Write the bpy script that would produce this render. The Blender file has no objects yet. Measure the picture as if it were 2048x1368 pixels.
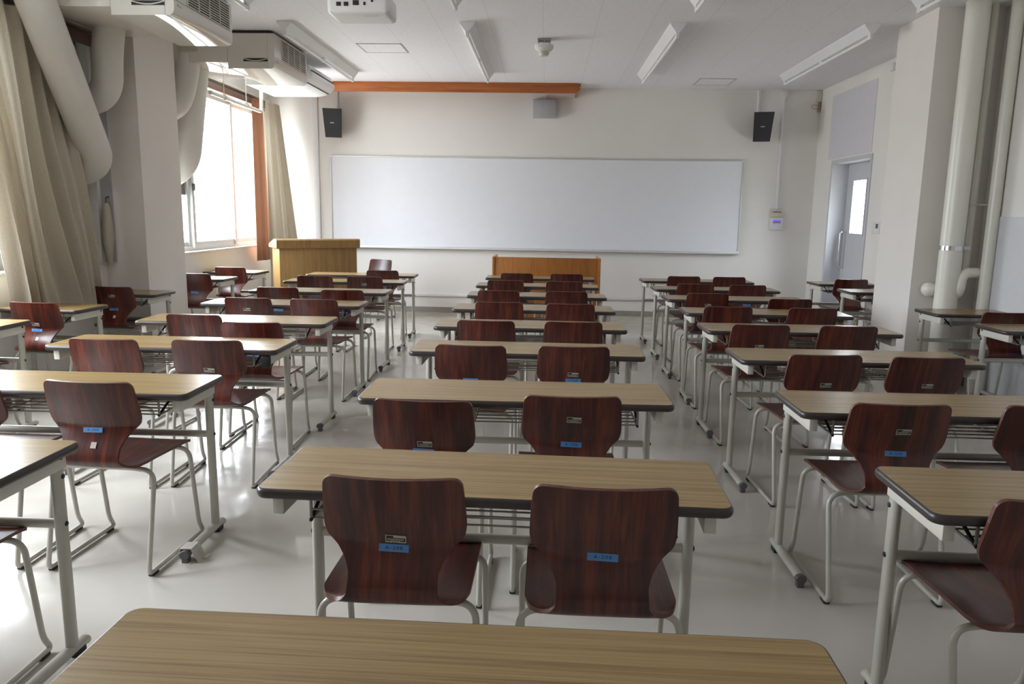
import bpy, bmesh, math, random
from mathutils import Vector, Matrix
random.seed(7)
PI = math.pi
scn = bpy.context.scene
COL = scn.collection

# ------------------------------------------------------------------ camera, sky, exposure
F_PX, CAM_H = 1504.755, 1.40535
yaw, pitch, roll = 4.25440069e-02, 1.69293197e-01, -1.58339104e-02
cy, sy, cp, sp = math.cos(yaw), math.sin(yaw), math.cos(pitch), math.sin(pitch)
fwd = Vector((-sy*cp, cy*cp, -sp)); rgt = Vector((cy, sy, 0)); dwn = fwd.cross(rgt)
cr, sr = math.cos(roll), math.sin(roll)
rt = cr*rgt + sr*dwn; dn = -sr*rgt + cr*dwn
camd = bpy.data.cameras.new('camera'); cam = bpy.data.objects.new('camera', camd); COL.objects.link(cam)
camd.sensor_fit = 'HORIZONTAL'; camd.sensor_width = 36.0; camd.lens = 36.0*F_PX/2048.0
camd.clip_start = 0.02; camd.clip_end = 200
M = Matrix(((rt.x, -dn.x, -fwd.x, 0), (rt.y, -dn.y, -fwd.y, 0), (rt.z, -dn.z, -fwd.z, CAM_H), (0, 0, 0, 1)))
cam.matrix_world = M
scn.camera = cam

scn.view_settings.view_transform = 'Standard'
scn.view_settings.look = 'None'
scn.view_settings.gamma = 1.0
scn.view_settings.exposure = 0.0
scn.view_settings.use_curve_mapping = False
scn.cycles.max_bounces = 10
scn.cycles.diffuse_bounces = 6
scn.cycles.glossy_bounces = 4
scn.cycles.transparent_max_bounces = 12
scn.cycles.caustics_reflective = False
scn.cycles.caustics_refractive = False
scn.cycles.sample_clamp_indirect = 6.0

SKY = 25.5
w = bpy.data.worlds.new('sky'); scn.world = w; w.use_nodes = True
nt = w.node_tree; nt.nodes.clear()
o_ = nt.nodes.new('ShaderNodeOutputWorld'); bg = nt.nodes.new('ShaderNodeBackground')
tc = nt.nodes.new('ShaderNodeTexCoord'); sx_ = nt.nodes.new('ShaderNodeSeparateXYZ'); rp = nt.nodes.new('ShaderNodeValToRGB')
nt.links.new(tc.outputs['Generated'], sx_.inputs[0])
mr = nt.nodes.new('ShaderNodeMapRange'); mr.inputs[1].default_value = -1; mr.inputs[2].default_value = 1
nt.links.new(sx_.outputs[2], mr.inputs[0]); nt.links.new(mr.outputs[0], rp.inputs[0])
rp.color_ramp.elements[0].position = 0.46; rp.color_ramp.elements[0].color = (0.56, 0.555, 0.55, 1)
rp.color_ramp.elements[1].position = 0.53; rp.color_ramp.elements[1].color = (0.72, 0.75, 0.80, 1)
e_ = rp.color_ramp.elements.new(0.75); e_.color = (1.35, 1.40, 1.50, 1)
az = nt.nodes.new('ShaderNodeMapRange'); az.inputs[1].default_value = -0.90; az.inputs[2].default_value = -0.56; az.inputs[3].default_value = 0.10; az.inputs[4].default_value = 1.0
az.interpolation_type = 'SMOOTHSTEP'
nt.links.new(sx_.outputs[1], az.inputs[0])      # made-up dimming of the sky towards the back end, added to darken the front-left wall
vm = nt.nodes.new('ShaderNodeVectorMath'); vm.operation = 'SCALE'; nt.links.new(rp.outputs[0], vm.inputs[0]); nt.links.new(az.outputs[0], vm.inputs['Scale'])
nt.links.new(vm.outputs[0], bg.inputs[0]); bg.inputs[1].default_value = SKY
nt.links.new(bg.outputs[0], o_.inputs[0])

XL, XR, YF, YB, ZC = -3.87, 3.62, 10.6, -2.6, 3.08
WINS = [(1.7, 3.2), (4.1, 6.44), (7.24, 10.42)]
SILL, HEAD = 0.937, 2.755
for i, (y0, y1) in enumerate(WINS):
    ld = bpy.data.lights.new('daylight_portal', 'AREA'); ld.shape = 'RECTANGLE'; ld.size = HEAD-SILL; ld.size_y = y1-y0
    ld.cycles.is_portal = True
    lo = bpy.data.objects.new('daylight_portal', ld); COL.objects.link(lo)
    lo.location = (XL-0.25, (y0+y1)/2, (SILL+HEAD)/2); lo.rotation_euler = (0, -PI/2, 0)

# ------------------------------------------------------------------ materials
def mat(name):
    m = bpy.data.materials.new(name); m.use_nodes = True
    n = m.node_tree; n.nodes.clear()
    out = n.nodes.new('ShaderNodeOutputMaterial'); b = n.nodes.new('ShaderNodeBsdfPrincipled')
    n.links.new(b.outputs[0], out.inputs[0])
    return m, n, b
def N(n, t, **kw):
    x = n.nodes.new(t)
    for k, v in kw.items():
        if k.startswith('i'): x.inputs[int(k[1:])].default_value = v
        else: setattr(x, k, v)
    return x
def ramp(n, src, stops):
    r = n.nodes.new('ShaderNodeValToRGB'); e = r.color_ramp.elements
    while len(e) < len(stops): e.new(0.5)
    for k, (p, c) in enumerate(stops):
        e[k].position = p; e[k].color = tuple(c)+(1,)
    n.links.new(src, r.inputs[0]); return r
def plain(name, c, rough=0.5, metal=0.0, var=0.06, scale=8.0, bump=0.0, bscale=60.0, coat=0.0):
    m, n, b = mat(name)
    tcn = N(n, 'ShaderNodeTexCoord'); ns = N(n, 'ShaderNodeTexNoise'); ns.inputs['Scale'].default_value = scale
    ns.inputs['Detail'].default_value = 4
    n.links.new(tcn.outputs['Object'], ns.inputs['Vector'])
    r = ramp(n, ns.outputs[0], [(0.3, [x*(1-var) for x in c]), (0.7, [min(1, x*(1+var)) for x in c])])
    n.links.new(r.outputs[0], b.inputs['Base Color'])
    b.inputs['Roughness'].default_value = rough; b.inputs['Metallic'].default_value = metal
    if coat: b.inputs['Coat Weight'].default_value = coat; b.inputs['Coat Roughness'].default_value = 0.12
    if bump:
        n2 = N(n, 'ShaderNodeTexNoise'); n2.inputs['Scale'].default_value = bscale
        n.links.new(tcn.outputs['Object'], n2.inputs['Vector'])
        bp = N(n, 'ShaderNodeBump'); bp.inputs['Strength'].default_value = bump; bp.inputs['Distance'].default_value = 0.01
        n.links.new(n2.outputs[0], bp.inputs['Height']); n.links.new(bp.outputs[0], b.inputs['Normal'])
    return m
def wood(name, c0, c1, c2, sc, rough, coat=0.0, src='Object', rnd=True, bump=0.02, dist=0.6, det=6):
    """streaky grain; sc = noise scale per axis (small number = along the grain)"""
    m, n, b = mat(name)
    tcn = N(n, 'ShaderNodeTexCoord'); mp = N(n, 'ShaderNodeMapping'); mp.inputs['Scale'].default_value = sc
    n.links.new(tcn.outputs[src], mp.inputs[0])
    if rnd:
        oi = N(n, 'ShaderNodeObjectInfo'); mu = N(n, 'ShaderNodeMath', operation='MULTIPLY', i1=37.0)
        n.links.new(oi.outputs['Random'], mu.inputs[0])
        cb = N(n, 'ShaderNodeCombineXYZ')
        for k in range(3): n.links.new(mu.outputs[0], cb.inputs[k])
        n.links.new(cb.outputs[0], mp.inputs['Location'])
    a = N(n, 'ShaderNodeTexNoise'); a.inputs['Scale'].default_value = 1; a.inputs['Detail'].default_value = det; a.inputs['Roughness'].default_value = 0.65
    a.inputs['Distortion'].default_value = dist
    n.links.new(mp.outputs[0], a.inputs['Vector'])
    f = N(n, 'ShaderNodeTexNoise'); f.inputs['Scale'].default_value = 5; f.inputs['Detail'].default_value = 3
    n.links.new(mp.outputs[0], f.inputs['Vector'])
    mx = N(n, 'ShaderNodeMath', operation='MULTIPLY_ADD', i1=0.45)
    sb = N(n, 'ShaderNodeMath', operation='SUBTRACT', i1=0.5); n.links.new(f.outputs[0], sb.inputs[0])
    n.links.new(sb.outputs[0], mx.inputs[0]); n.links.new(a.outputs[0], mx.inputs[2])
    r = ramp(n, mx.outputs[0], [(0.28, c0), (0.5, c1), (0.72, c2)])
    n.links.new(r.outputs[0], b.inputs['Base Color'])
    b.inputs['Roughness'].default_value = rough
    if coat: b.inputs['Coat Weight'].default_value = coat; b.inputs['Coat Roughness'].default_value = 0.2
    if bump:
        bp = N(n, 'ShaderNodeBump'); bp.inputs['Strength'].default_value = bump; bp.inputs['Distance'].default_value = 0.01
        n.links.new(mx.outputs[0], bp.inputs['Height']); n.links.new(bp.outputs[0], b.inputs['Normal'])
    return m

MT = {}
MT['wall'] = plain('wall_paint', (0.79, 0.77, 0.735), 0.75, var=0.02, scale=2, bump=0.05, bscale=160)
MT['pillar'] = plain('pillar_paint', (0.76, 0.72, 0.68), 0.75, var=0.02, scale=2, bump=0.05, bscale=160)
MT['white_panel'] = plain('white_panel', (0.66, 0.67, 0.70), 0.35, var=0.015)
MT['base'] = plain('grey_vinyl_base', (0.30, 0.275, 0.235), 0.5)
MT['alu'] = plain('aluminium_frame', (0.60, 0.60, 0.58), 0.4, 0.3, var=0.03)
MT['sill'] = plain('sill_paint', (0.66, 0.66, 0.65), 0.35)
MT['brown'] = plain('brown_rail', (0.14, 0.075, 0.045), 0.5)
MT['cream'] = plain('cream_metal', (0.60, 0.56, 0.46), 0.4)
MT['ivory'] = plain('ivory_metal', (0.64, 0.63, 0.55), 0.3, var=0.02)
MT['acgloss'] = plain('ivory_gloss', (0.68, 0.66, 0.61), 0.03, var=0.01)
MT['duct'] = plain('duct_wrap', (0.66, 0.64, 0.60), 0.55, var=0.03, scale=3, bump=0.08, bscale=7)
MT['pipe'] = plain('pipe_paint', (0.74, 0.72, 0.65), 0.32, var=0.02)
MT['white'] = plain('white_plastic', (0.74, 0.74, 0.74), 0.35, var=0.02)
MT['whitem'] = plain('white_enamel', (0.80, 0.80, 0.81), 0.3, var=0.01)
MT['dark'] = plain('dark_slot', (0.025, 0.025, 0.028), 0.6)
MT['black'] = plain('black_plastic', (0.012, 0.012, 0.013), 0.55, var=0.15)
MT['rubber'] = plain('black_rubber', (0.02, 0.022, 0.03), 0.6)
MT['greycap'] = plain('grey_cap', (0.10, 0.095, 0.10), 0.5)
MT['edge'] = plain('dark_edge_band', (0.045, 0.036, 0.034), 0.32)
MT['steel'] = plain('greige_steel', (0.50, 0.485, 0.43), 0.36, 0.15, var=0.03)
MT['apron'] = plain('ivory_steel', (0.62, 0.60, 0.53), 0.4, var=0.02)
MT['wire'] = plain('grey_wire', (0.33, 0.32, 0.29), 0.45, 0.2)
MT['chrome'] = plain('chrome', (0.75, 0.75, 0.76), 0.12, 1.0, var=0.02)
MT['board'] = plain('whiteboard_enamel', (0.80, 0.815, 0.86), 0.16, var=0.01)
MT['lavender'] = plain('lavender_panel', (0.66, 0.645, 0.69), 0.5, var=0.015)
MT['door'] = plain('door_paint', (0.56, 0.57, 0.60), 0.38, var=0.015)
MT['greypanel'] = plain('grey_blank_panel', (0.20, 0.19, 0.18), 0.6)
MT['greybox'] = plain('grey_box', (0.45, 0.44, 0.47), 0.45)
MT['sticker'] = plain('blue_sticker', (0.09, 0.27, 0.60), 0.5, var=0.03)
MT['ink'] = plain('dark_ink', (0.012, 0.02, 0.06), 0.6)
MT['plate'] = plain('plate_cream', (0.52, 0.49, 0.40), 0.4)
MT['paper'] = plain('paper', (0.52, 0.48, 0.44), 0.7, var=0.08, scale=30)
MT['yellow'] = plain('yellow_tape', (0.55, 0.40, 0.03), 0.5)
MT['red'] = plain('red_print', (0.55, 0.10, 0.20), 0.5)
MT['blue'] = plain('blue_print', (0.12, 0.16, 0.75), 0.5)
MT['orange'] = plain('orange_wire', (0.65, 0.18, 0.04), 0.5)
MT['lamp'] = plain('lamp_tube', (0.85, 0.86, 0.85), 0.25, var=0.01)
MT['table'] = wood('oak_laminate', (0.175, 0.105, 0.040), (0.30, 0.20, 0.080), (0.375, 0.262, 0.11), (1.0, 105, 105), 0.27, bump=0.008)
MT['ply'] = wood('red_plywood', (0.022, 0.0048, 0.0040), (0.070, 0.0110, 0.0075), (0.165, 0.033, 0.012), (24, 1.9, 1), 0.29, coat=0.28, src='UV', bump=0, dist=0.15, det=3)
MT['plyrim'] = wood('plywood_rim', (0.06, 0.018, 0.012), (0.12, 0.04, 0.026), (0.18, 0.07, 0.045), (30, 30, 200), 0.4)
MT['lect'] = wood('lectern_veneer', (0.20, 0.110, 0.034), (0.25, 0.142, 0.047), (0.31, 0.185, 0.066), (25, 25, 1.5), 0.42)
MT['stage'] = wood('orange_veneer', (0.30, 0.105, 0.018), (0.42, 0.155, 0.028), (0.50, 0.20, 0.04), (28, 28, 1.5), 0.35)
MT['valance'] = wood('valance_wood', (0.24, 0.055, 0.010), (0.38, 0.105, 0.018), (0.46, 0.15, 0.03), (1.2, 40, 34), 0.38, coat=0.2)

# floor: waxed beige vinyl
m, n, b = mat('waxed_vinyl'); MT['floor'] = m
tcn = N(n, 'ShaderNodeTexCoord'); ns = N(n, 'ShaderNodeTexNoise'); ns.inputs['Scale'].default_value = 1.3; ns.inputs['Detail'].default_value = 8
n.links.new(tcn.outputs['Object'], ns.inputs['Vector'])
r = ramp(n, ns.outputs[0], [(0.3, (0.51, 0.475, 0.425)), (0.7, (0.57, 0.54, 0.49))]); n.links.new(r.outputs[0], b.inputs['Base Color'])
n2 = N(n, 'ShaderNodeTexNoise'); n2.inputs['Scale'].default_value = 5.5; n2.inputs['Detail'].default_value = 5
n.links.new(tcn.outputs['Object'], n2.inputs['Vector'])
r2 = ramp(n, n2.outputs[0], [(0.32, (0.08,)*3), (0.68, (0.26,)*3)]); n.links.new(r2.outputs[0], b.inputs['Roughness'])
n3 = N(n, 'ShaderNodeTexNoise'); n3.inputs['Scale'].default_value = 6.0; n3.inputs['Detail'].default_value = 4
n.links.new(tcn.outputs['Object'], n3.inputs['Vector'])
bp = N(n, 'ShaderNodeBump'); bp.inputs['Strength'].default_value = 0.16; bp.inputs['Distance'].default_value = 0.01
n.links.new(n3.outputs[0], bp.inputs['Height']); n.links.new(bp.outputs[0], b.inputs['Normal'])

# ceiling: mineral board, joints every 0.4785 m running away from the camera
m, n, b = mat('mineral_board'); MT['ceil'] = m
tcn = N(n, 'ShaderNodeTexCoord'); sp3 = N(n, 'ShaderNodeSeparateXYZ'); n.links.new(tcn.outputs['Object'], sp3.inputs[0])
ad = N(n, 'ShaderNodeMath', operation='ADD', i1=0.07+0.4785*40); n.links.new(sp3.outputs[0], ad.inputs[0])
md = N(n, 'ShaderNodeMath', operation='MODULO', i1=0.4785); n.links.new(ad.outputs[0], md.inputs[0])
lt = N(n, 'ShaderNodeMath', operation='LESS_THAN', i1=0.005); n.links.new(md.outputs[0], lt.inputs[0])
ns = N(n, 'ShaderNodeTexNoise'); ns.inputs['Scale'].default_value = 130; ns.inputs['Detail'].default_value = 3
n.links.new(tcn.outputs['Object'], ns.inputs['Vector'])
r = ramp(n, ns.outputs[0], [(0.35, (0.76, 0.745, 0.775)), (0.6, (0.86, 0.85, 0.88))])
mxc = N(n, 'ShaderNodeMix', data_type='RGBA'); n.links.new(lt.outputs[0], mxc.inputs[0]); n.links.new(r.outputs[0], mxc.inputs[6])
mxc.inputs[7].default_value = (0.70, 0.675, 0.69, 1); n.links.new(mxc.outputs[2], b.inputs['Base Color']); b.inputs['Roughness'].default_value = 0.85

def cloth(name, c, tr):
    m, n, b = mat(name)
    out = [x for x in n.nodes if x.type == 'OUTPUT_MATERIAL'][0]
    tcn = N(n, 'ShaderNodeTexCoord'); ns = N(n, 'ShaderNodeTexNoise'); ns.inputs['Scale'].default_value = 90
    n.links.new(tcn.outputs['Object'], ns.inputs['Vector'])
    r = ramp(n, ns.outputs[0], [(0.3, [x*0.93 for x in c]), (0.7, [x*1.05 for x in c])])
    n.links.new(r.outputs[0], b.inputs['Base Color']); b.inputs['Roughness'].default_value = 0.9
    t = N(n, 'ShaderNodeBsdfTranslucent'); n.links.new(r.outputs[0], t.inputs[0])
    mx = N(n, 'ShaderNodeMixShader', i0=tr); n.links.new(b.outputs[0], mx.inputs[1]); n.links.new(t.outputs[0], mx.inputs[2])
    n.links.new(mx.outputs[0], out.inputs[0]); return m
MT['curtain'] = cloth('beige_curtain', (0.50, 0.45, 0.36), 0.10)
MT['lining'] = cloth('orange_lining', (0.30, 0.135, 0.072), 0.05)
# window glass
m, n, b = mat('window_glass'); MT['glass'] = m
out = [x for x in n.nodes if x.type == 'OUTPUT_MATERIAL'][0]; n.nodes.remove(b)
tr = N(n, 'ShaderNodeBsdfTransparent'); tr.inputs[0].default_value = (0.95, 0.97, 0.97, 1); gl = N(n, 'ShaderNodeBsdfGlossy'); gl.inputs['Roughness'].default_value = 0.02
fr = N(n, 'ShaderNodeFresnel', i0=1.45); mx = N(n, 'ShaderNodeMixShader')
ge = N(n, 'ShaderNodeNewGeometry'); iv = N(n, 'ShaderNodeMath', operation='SUBTRACT', i0=1.0); n.links.new(ge.outputs['Backfacing'], iv.inputs[1])
mf = N(n, 'ShaderNodeMath', operation='MULTIPLY'); n.links.new(fr.outputs[0], mf.inputs[0]); n.links.new(iv.outputs[0], mf.inputs[1])
n.links.new(mf.outputs[0], mx.inputs[0]); n.links.new(tr.outputs[0], mx.inputs[1]); n.links.new(gl.outputs[0], mx.inputs[2]); n.links.new(mx.outputs[0], out.inputs[0])
# panel display on the wall controller gives off a little light
m, n, b = mat('lit_screen'); MT['screen'] = m
b.inputs['Base Color'].default_value = (0.15, 0.2, 0.8, 1); b.inputs['Emission Color'].default_value = (0.12, 0.18, 0.9, 1); b.inputs['Emission Strength'].default_value = 0.5

# ------------------------------------------------------------------ mesh builder
def fil(pts, r, nseg=6):
    """round the inner corners of a polyline; r = radius or list"""
    pts = [Vector(p) for p in pts]; out = [pts[0]]
    for k in range(1, len(pts)-1):
        rr = r[k-1] if isinstance(r, (list, tuple)) else r
        a, p, c = pts[k-1], pts[k], pts[k+1]
        d1 = (a-p); d2 = (c-p); t = min(rr, d1.length*0.49, d2.length*0.49)
        s = p+d1.normalized()*t; e = p+d2.normalized()*t
        for i in range(nseg+1):
            u = i/nseg; out.append(s*(1-u)**2+p*2*u*(1-u)+e*u*u)
    out.append(pts[-1]); return out
class MB:
    def __init__(s): s.v = []; s.f = []; s.m = []
    def add(s, vs, fs, mi=0):
        o = len(s.v); s.v += [tuple(x) for x in vs]; s.f += [tuple(i+o for i in f) for f in fs]; s.m += [mi]*len(fs); return s
    def box(s, x0, x1, y0, y1, z0, z1, b=0.0, mi=0, R=None, seg=2):
        bm = bmesh.new(); bmesh.ops.create_cube(bm, size=1.0)
        for q in bm.verts: q.co = Vector(((x0+x1)/2+q.co.x*(x1-x0), (y0+y1)/2+q.co.y*(y1-y0), (z0+z1)/2+q.co.z*(z1-z0)))
        if b: bmesh.ops.bevel(bm, geom=bm.edges[:], offset=b, segments=seg, affect='EDGES', profile=0.5)
        bm.verts.index_update()
        vs = [q.co.copy() for q in bm.verts]
        if R is not None: vs = [R @ q for q in vs]
        fs = [[q.index for q in f.verts] for f in bm.faces]; bm.free()
        return s.add(vs, fs, mi)
    def tube(s, pts, r, seg=10, mi=0, ry=None, up=None, closed=False, caps=True):
        """tube along a polyline; ry gives an oval section measured along 'up'"""
        pts = [Vector(p) for p in pts]; nP = len(pts); rings = []
        rr = r if isinstance(r, (list, tuple)) else [r]*nP
        T = []
        for i in range(nP):
            if closed: d = pts[(i+1) % nP]-pts[i-1]
            else: d = pts[min(i+1, nP-1)]-pts[max(i-1, 0)]
            T.append(d.normalized())
        ref = Vector(up) if up else (Vector((0, 0, 1)) if abs(T[0].z) < 0.9 else Vector((1, 0, 0)))
        nrm = (ref-T[0]*ref.dot(T[0])).normalized()
        for i in range(nP):
            nrm = (nrm-T[i]*nrm.dot(T[i])).normalized(); bi = T[i].cross(nrm)
            k = (ry/rr[i]) if ry else 1.0
            rings.append([pts[i]+(nrm*math.cos(a)*rr[i]*k+bi*math.sin(a)*rr[i]) for a in [2*PI*j/seg for j in range(seg)]])
        vs = [q for R in rings for q in R]; fs = []
        L = nP if closed else nP-1
        for i in range(L):
            i2 = (i+1) % nP
            for j in range(seg):
                j2 = (j+1) % seg
                fs.append((i*seg+j, i*seg+j2, i2*seg+j2, i2*seg+j))
        if caps and not closed:
            fs.append(tuple(reversed(range(seg)))); fs.append(tuple((nP-1)*seg+j for j in range(seg)))
        return s.add(vs, fs, mi)
    def lathe(s, prof, c, seg=24, mi=0, axis='Z'):
        vs = []; fs = []
        for (r, h) in prof:
            for j in range(seg):
                a = 2*PI*j/seg; p = (r*math.cos(a), r*math.sin(a), h)
                if axis == 'Y': p = (p[0], p[2], p[1])
                if axis == 'X': p = (p[2], p[0], p[1])
                vs.append((p[0]+c[0], p[1]+c[1], p[2]+c[2]))
        k = len(prof)
        for i in range(k-1):
            for j in range(seg):
                j2 = (j+1) % seg; fs.append((i*seg+j, i*seg+j2, (i+1)*seg+j2, (i+1)*seg+j))
        fs.append(tuple(reversed(range(seg)))); fs.append(tuple((k-1)*seg+j for j in range(seg)))
        return s.add(vs, fs, mi)
    def prism(s, poly, a, b, axis='Z', mi=0):
        """extrude a 2D polygon between a and b along an axis"""
        def P(u, v, h): return {'Z': (u, v, h), 'Y': (u, h, v), 'X': (h, u, v)}[axis]
        k = len(poly); vs = [P(u, v, a) for u, v in poly]+[P(u, v, b) for u, v in poly]
        fs = [tuple(range(k)), tuple(reversed(range(k, 2*k)))]+[(i, (i+1) % k, k+(i+1) % k, k+i) for i in range(k)]
        return s.add(vs, fs, mi)
    def sweep(s, path, prof, mi=0):
        """closed sweep: path = [(x,y,nx,ny)], prof = [(off,z)] closed"""
        k = len(prof); nP = len(path); vs = []; fs = []
        for (x, y, nx, ny) in path:
            for (o, z) in prof: vs.append((x+nx*o, y+ny*o, z))
        for i in range(nP):
            i2 = (i+1) % nP
            for j in range(k):
                j2 = (j+1) % k; fs.append((i*k+j, i2*k+j, i2*k+j2, i*k+j2))
        return s.add(vs, fs, mi)
    def xform(s, Mx): s.v = [tuple(Mx @ Vector(q)) for q in s.v]; return s
    def build(s, name, mats, parent=None, smooth=35, loc=None):
        me = bpy.data.meshes.new(name); me.from_pydata(s.v, [], s.f); 
        bm = bmesh.new(); bm.from_mesh(me); bmesh.ops.recalc_face_normals(bm, faces=bm.faces[:]); bm.to_mesh(me); bm.free()
        if not isinstance(mats, (list, tuple)): mats = [mats]
        for q in mats: me.materials.append(MT[q])
        if len(mats) > 1: me.polygons.foreach_set('material_index', s.m)
        if smooth:
            me.polygons.foreach_set('use_smooth', [True]*len(me.polygons)); me.set_sharp_from_angle(angle=math.radians(smooth))
        me.update()
        ob = bpy.data.objects.new(name, me); COL.objects.link(ob)
        if parent is not None: ob.parent = parent
        if loc: ob.location = loc
        return ob
def tag(o, label, cat, group=None):
    o['label'] = label; o['category'] = cat
    if group: o['group'] = group
    return o
def thing(name, label, cat, loc=(0, 0, 0), rz=0.0, group=None):
    o = bpy.data.objects.new(name, None); COL.objects.link(o); o.empty_display_size = 0.1
    o.location = loc; o.rotation_euler = (0, 0, rz); return tag(o, label, cat, group)
def struct(o): o['kind'] = 'structure'; return o
def copy_tree(o, parent=None):
    c = o.copy(); COL.objects.link(c)
    if parent is not None: c.parent = parent
    for ch in o.children: copy_tree(ch, c)
    return c
def text(name, body, size, parent, loc, rot, m, sx=1.0):
    cu = bpy.data.curves.new(name, 'FONT'); cu.body = body; cu.size = size; cu.align_x = 'CENTER'; cu.align_y = 'CENTER'; cu.extrude = 0.0002
    cu.space_character = 1.25
    cu.materials.append(MT[m]); ob = bpy.data.objects.new(name, cu); COL.objects.link(ob); ob.parent = parent
    ob.location = loc; ob.rotation_euler = rot; ob.scale = (sx, 1, 1); return ob

# ------------------------------------------------------------------ room shell
T = 0.25
struct(MB().box(XL-T, XR+T+1.9, YB-T, YF+T, -0.2, 0).build('floor', 'floor', smooth=0))
struct(MB().box(XL-T, XR+T, YB-T, YF+T, ZC, ZC+0.2).build('ceiling', 'ceil', smooth=0))
struct(MB().box(XL-T, XR+T, YF, YF+T, 0, ZC).build('wall_front', 'wall', smooth=0))
struct(MB().box(XL-T, XR+T, YB-T, YB, 0, ZC).build('wall_back', 'wall', smooth=0))
mb = MB()
ys = [YB]+[q for wv in WINS for q in wv]+[YF]
for k in range(0, len(ys), 2): mb.box(XL-T, XL, ys[k], ys[k+1], 0, ZC)
for (y0, y1) in WINS: mb.box(XL-T, XL, y0, y1, 0, SILL-0.02); mb.box(XL-T, XL, y0, y1, HEAD, ZC)
struct(mb.build('wall_left', 'wall', smooth=0))
DY0, DY1, DZ = 8.825, 9.955, 2.085
mb = MB(); mb.box(XR, XR+T, YB, DY0, 0, ZC); mb.box(XR, XR+T, DY1, YF, 0, ZC); mb.box(XR, XR+T, DY0, DY1, DZ, ZC)
struct(mb.build('wall_right', 'wall', smooth=0))
struct(MB().box(XL, -3.5, 6.5, 7.2, 0, ZC).build('wall_pillar_left', 'pillar', smooth=0))
struct(MB().box(3.09, XR, 6.5, 7.2, 0, ZC).build('wall_pillar_right', 'pillar', smooth=0))
# recess plate beside the first curtain, on the pillar face next to the window
struct(MB().box(XL-0.0, XL+0.10, 6.485, 6.4995, 0.93, 2.74).build('trim_1', 'greybox', smooth=0))
# corridor beyond the door
struct(MB().box(5.5, 5.6, 12.0, 16.0, 0, 1.0).build('wall_corridor', 'wall', smooth=0))
mb = MB(); mb.box(5.5, 5.58, 13.96, 14.06, 1.0, 2.6).box(5.5, 5.58, 13.0, 13.06, 1.0, 2.6).box(5.5, 5.58, 12.0, 16.0, 1.94, 1.99).box(5.5, 5.58, 12.0, 16.0, 2.5, 2.6); struct(mb.build('window_4', 'alu', smooth=0))
mb = MB(); mb.box(XL, XR, YF-0.008, YF, 0, 0.075); struct(mb.build('baseboard_front', 'base', smooth=0))
mb = MB(); mb.box(XR-0.008, XR, DY1+0.05, YF, 0, 0.075); mb.box(XR-0.008, XR, 7.2, DY0-0.05, 0, 0.075); struct(mb.build('baseboard_right', 'base', smooth=0))
mb = MB(); mb.box(3.082, 3.09, 6.492, 7.2, 0, 0.075); mb.box(3.09, XR, 6.492, 6.5, 0, 0.075); struct(mb.build('baseboard_pillar', 'base', smooth=0))
mb = MB(); mb.box(XL, XL+0.008, 7.2, YF, 0, 0.075); struct(mb.build('baseboard_left', 'base', smooth=0))
# white board lining along the lower right wall
mb = MB(); mb.box(XR-0.012, XR, YB, 6.44, 0.0, 1.44, 0.002)
struct(mb.build('trim_2', 'white_panel', smooth=0))

# windows
for i, (y0, y1) in enumerate(WINS):
    fx = XL-0.16
    fr_ = MB(); d = 0.045
    fr_.box(fx, fx+0.07, y0, y1, SILL, SILL+d); fr_.box(fx, fx+0.07, y0, y1, HEAD-d, HEAD)
    fr_.box(fx, fx+0.07, y0, y0+d, SILL, HEAD); fr_.box(fx, fx+0.07, y1-d, y1, SILL, HEAD)
    wn = struct(fr_.build('window_%d' % (i+1), 'alu', smooth=0))
    nS = 3 if y1-y0 > 2.6 else 2
    cuts = [y0+d, 8.36, 9.52, y1-d] if i == len(WINS)-1 else [y0+d+(y1-y0-2*d)*k/nS for k in range(nS+1)]
    for k in range(nS):
        a, bq = cuts[k], cuts[k+1]; ox = fx+0.008+(0.045 if k % 2 else 0.0); a -= 0.015; bq += 0.015
        a = max(a, y0+0.02); bq = min(bq, y1-0.02)
        sh = MB(); t = 0.06
        sh.box(ox, ox+0.04, a, a+t, SILL+0.03, HEAD-0.03); sh.box(ox, ox+0.04, bq-t, bq, SILL+0.03, HEAD-0.03)
        sh.box(ox+0.001, ox+0.025, a+t, bq-t, SILL+0.03, SILL+0.095); sh.box(ox+0.001, ox+0.025, a+t, bq-t, HEAD-0.085, HEAD-0.03)
        so = sh.build('window_sash', 'alu', wn, smooth=0)
        zlo, zhi = SILL+0.095, HEAD-0.085
        blank = None
        if i == 1 and k == nS-1: blank = (zlo, zhi)
        if i == 2 and k == 0: blank = (1.55, zhi)
        if blank: MB().box(ox+0.008, ox+0.018, a+t, bq-t, blank[0], blank[1]).build('blank_panel', 'greypanel', so, smooth=0); zhi = blank[0]
        if zhi > zlo: MB().box(ox+0.010, ox+0.016, a+t, bq-t, zlo, zhi).build('pane', 'glass', so, smooth=0)
        if k > 0:
            lk = MB(); lk.box(ox+0.04, ox+0.065, a+0.012, a+0.036, 1.60, 1.68, 0.004); lk.build('sash_lock', 'greycap', so)
    sl = MB(); sl.box(XL-0.10, XL+0.02, y0-0.02, y1+0.02, SILL-0.02, SILL, 0.004); sl.build('window_sill', 'sill', wn)

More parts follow.
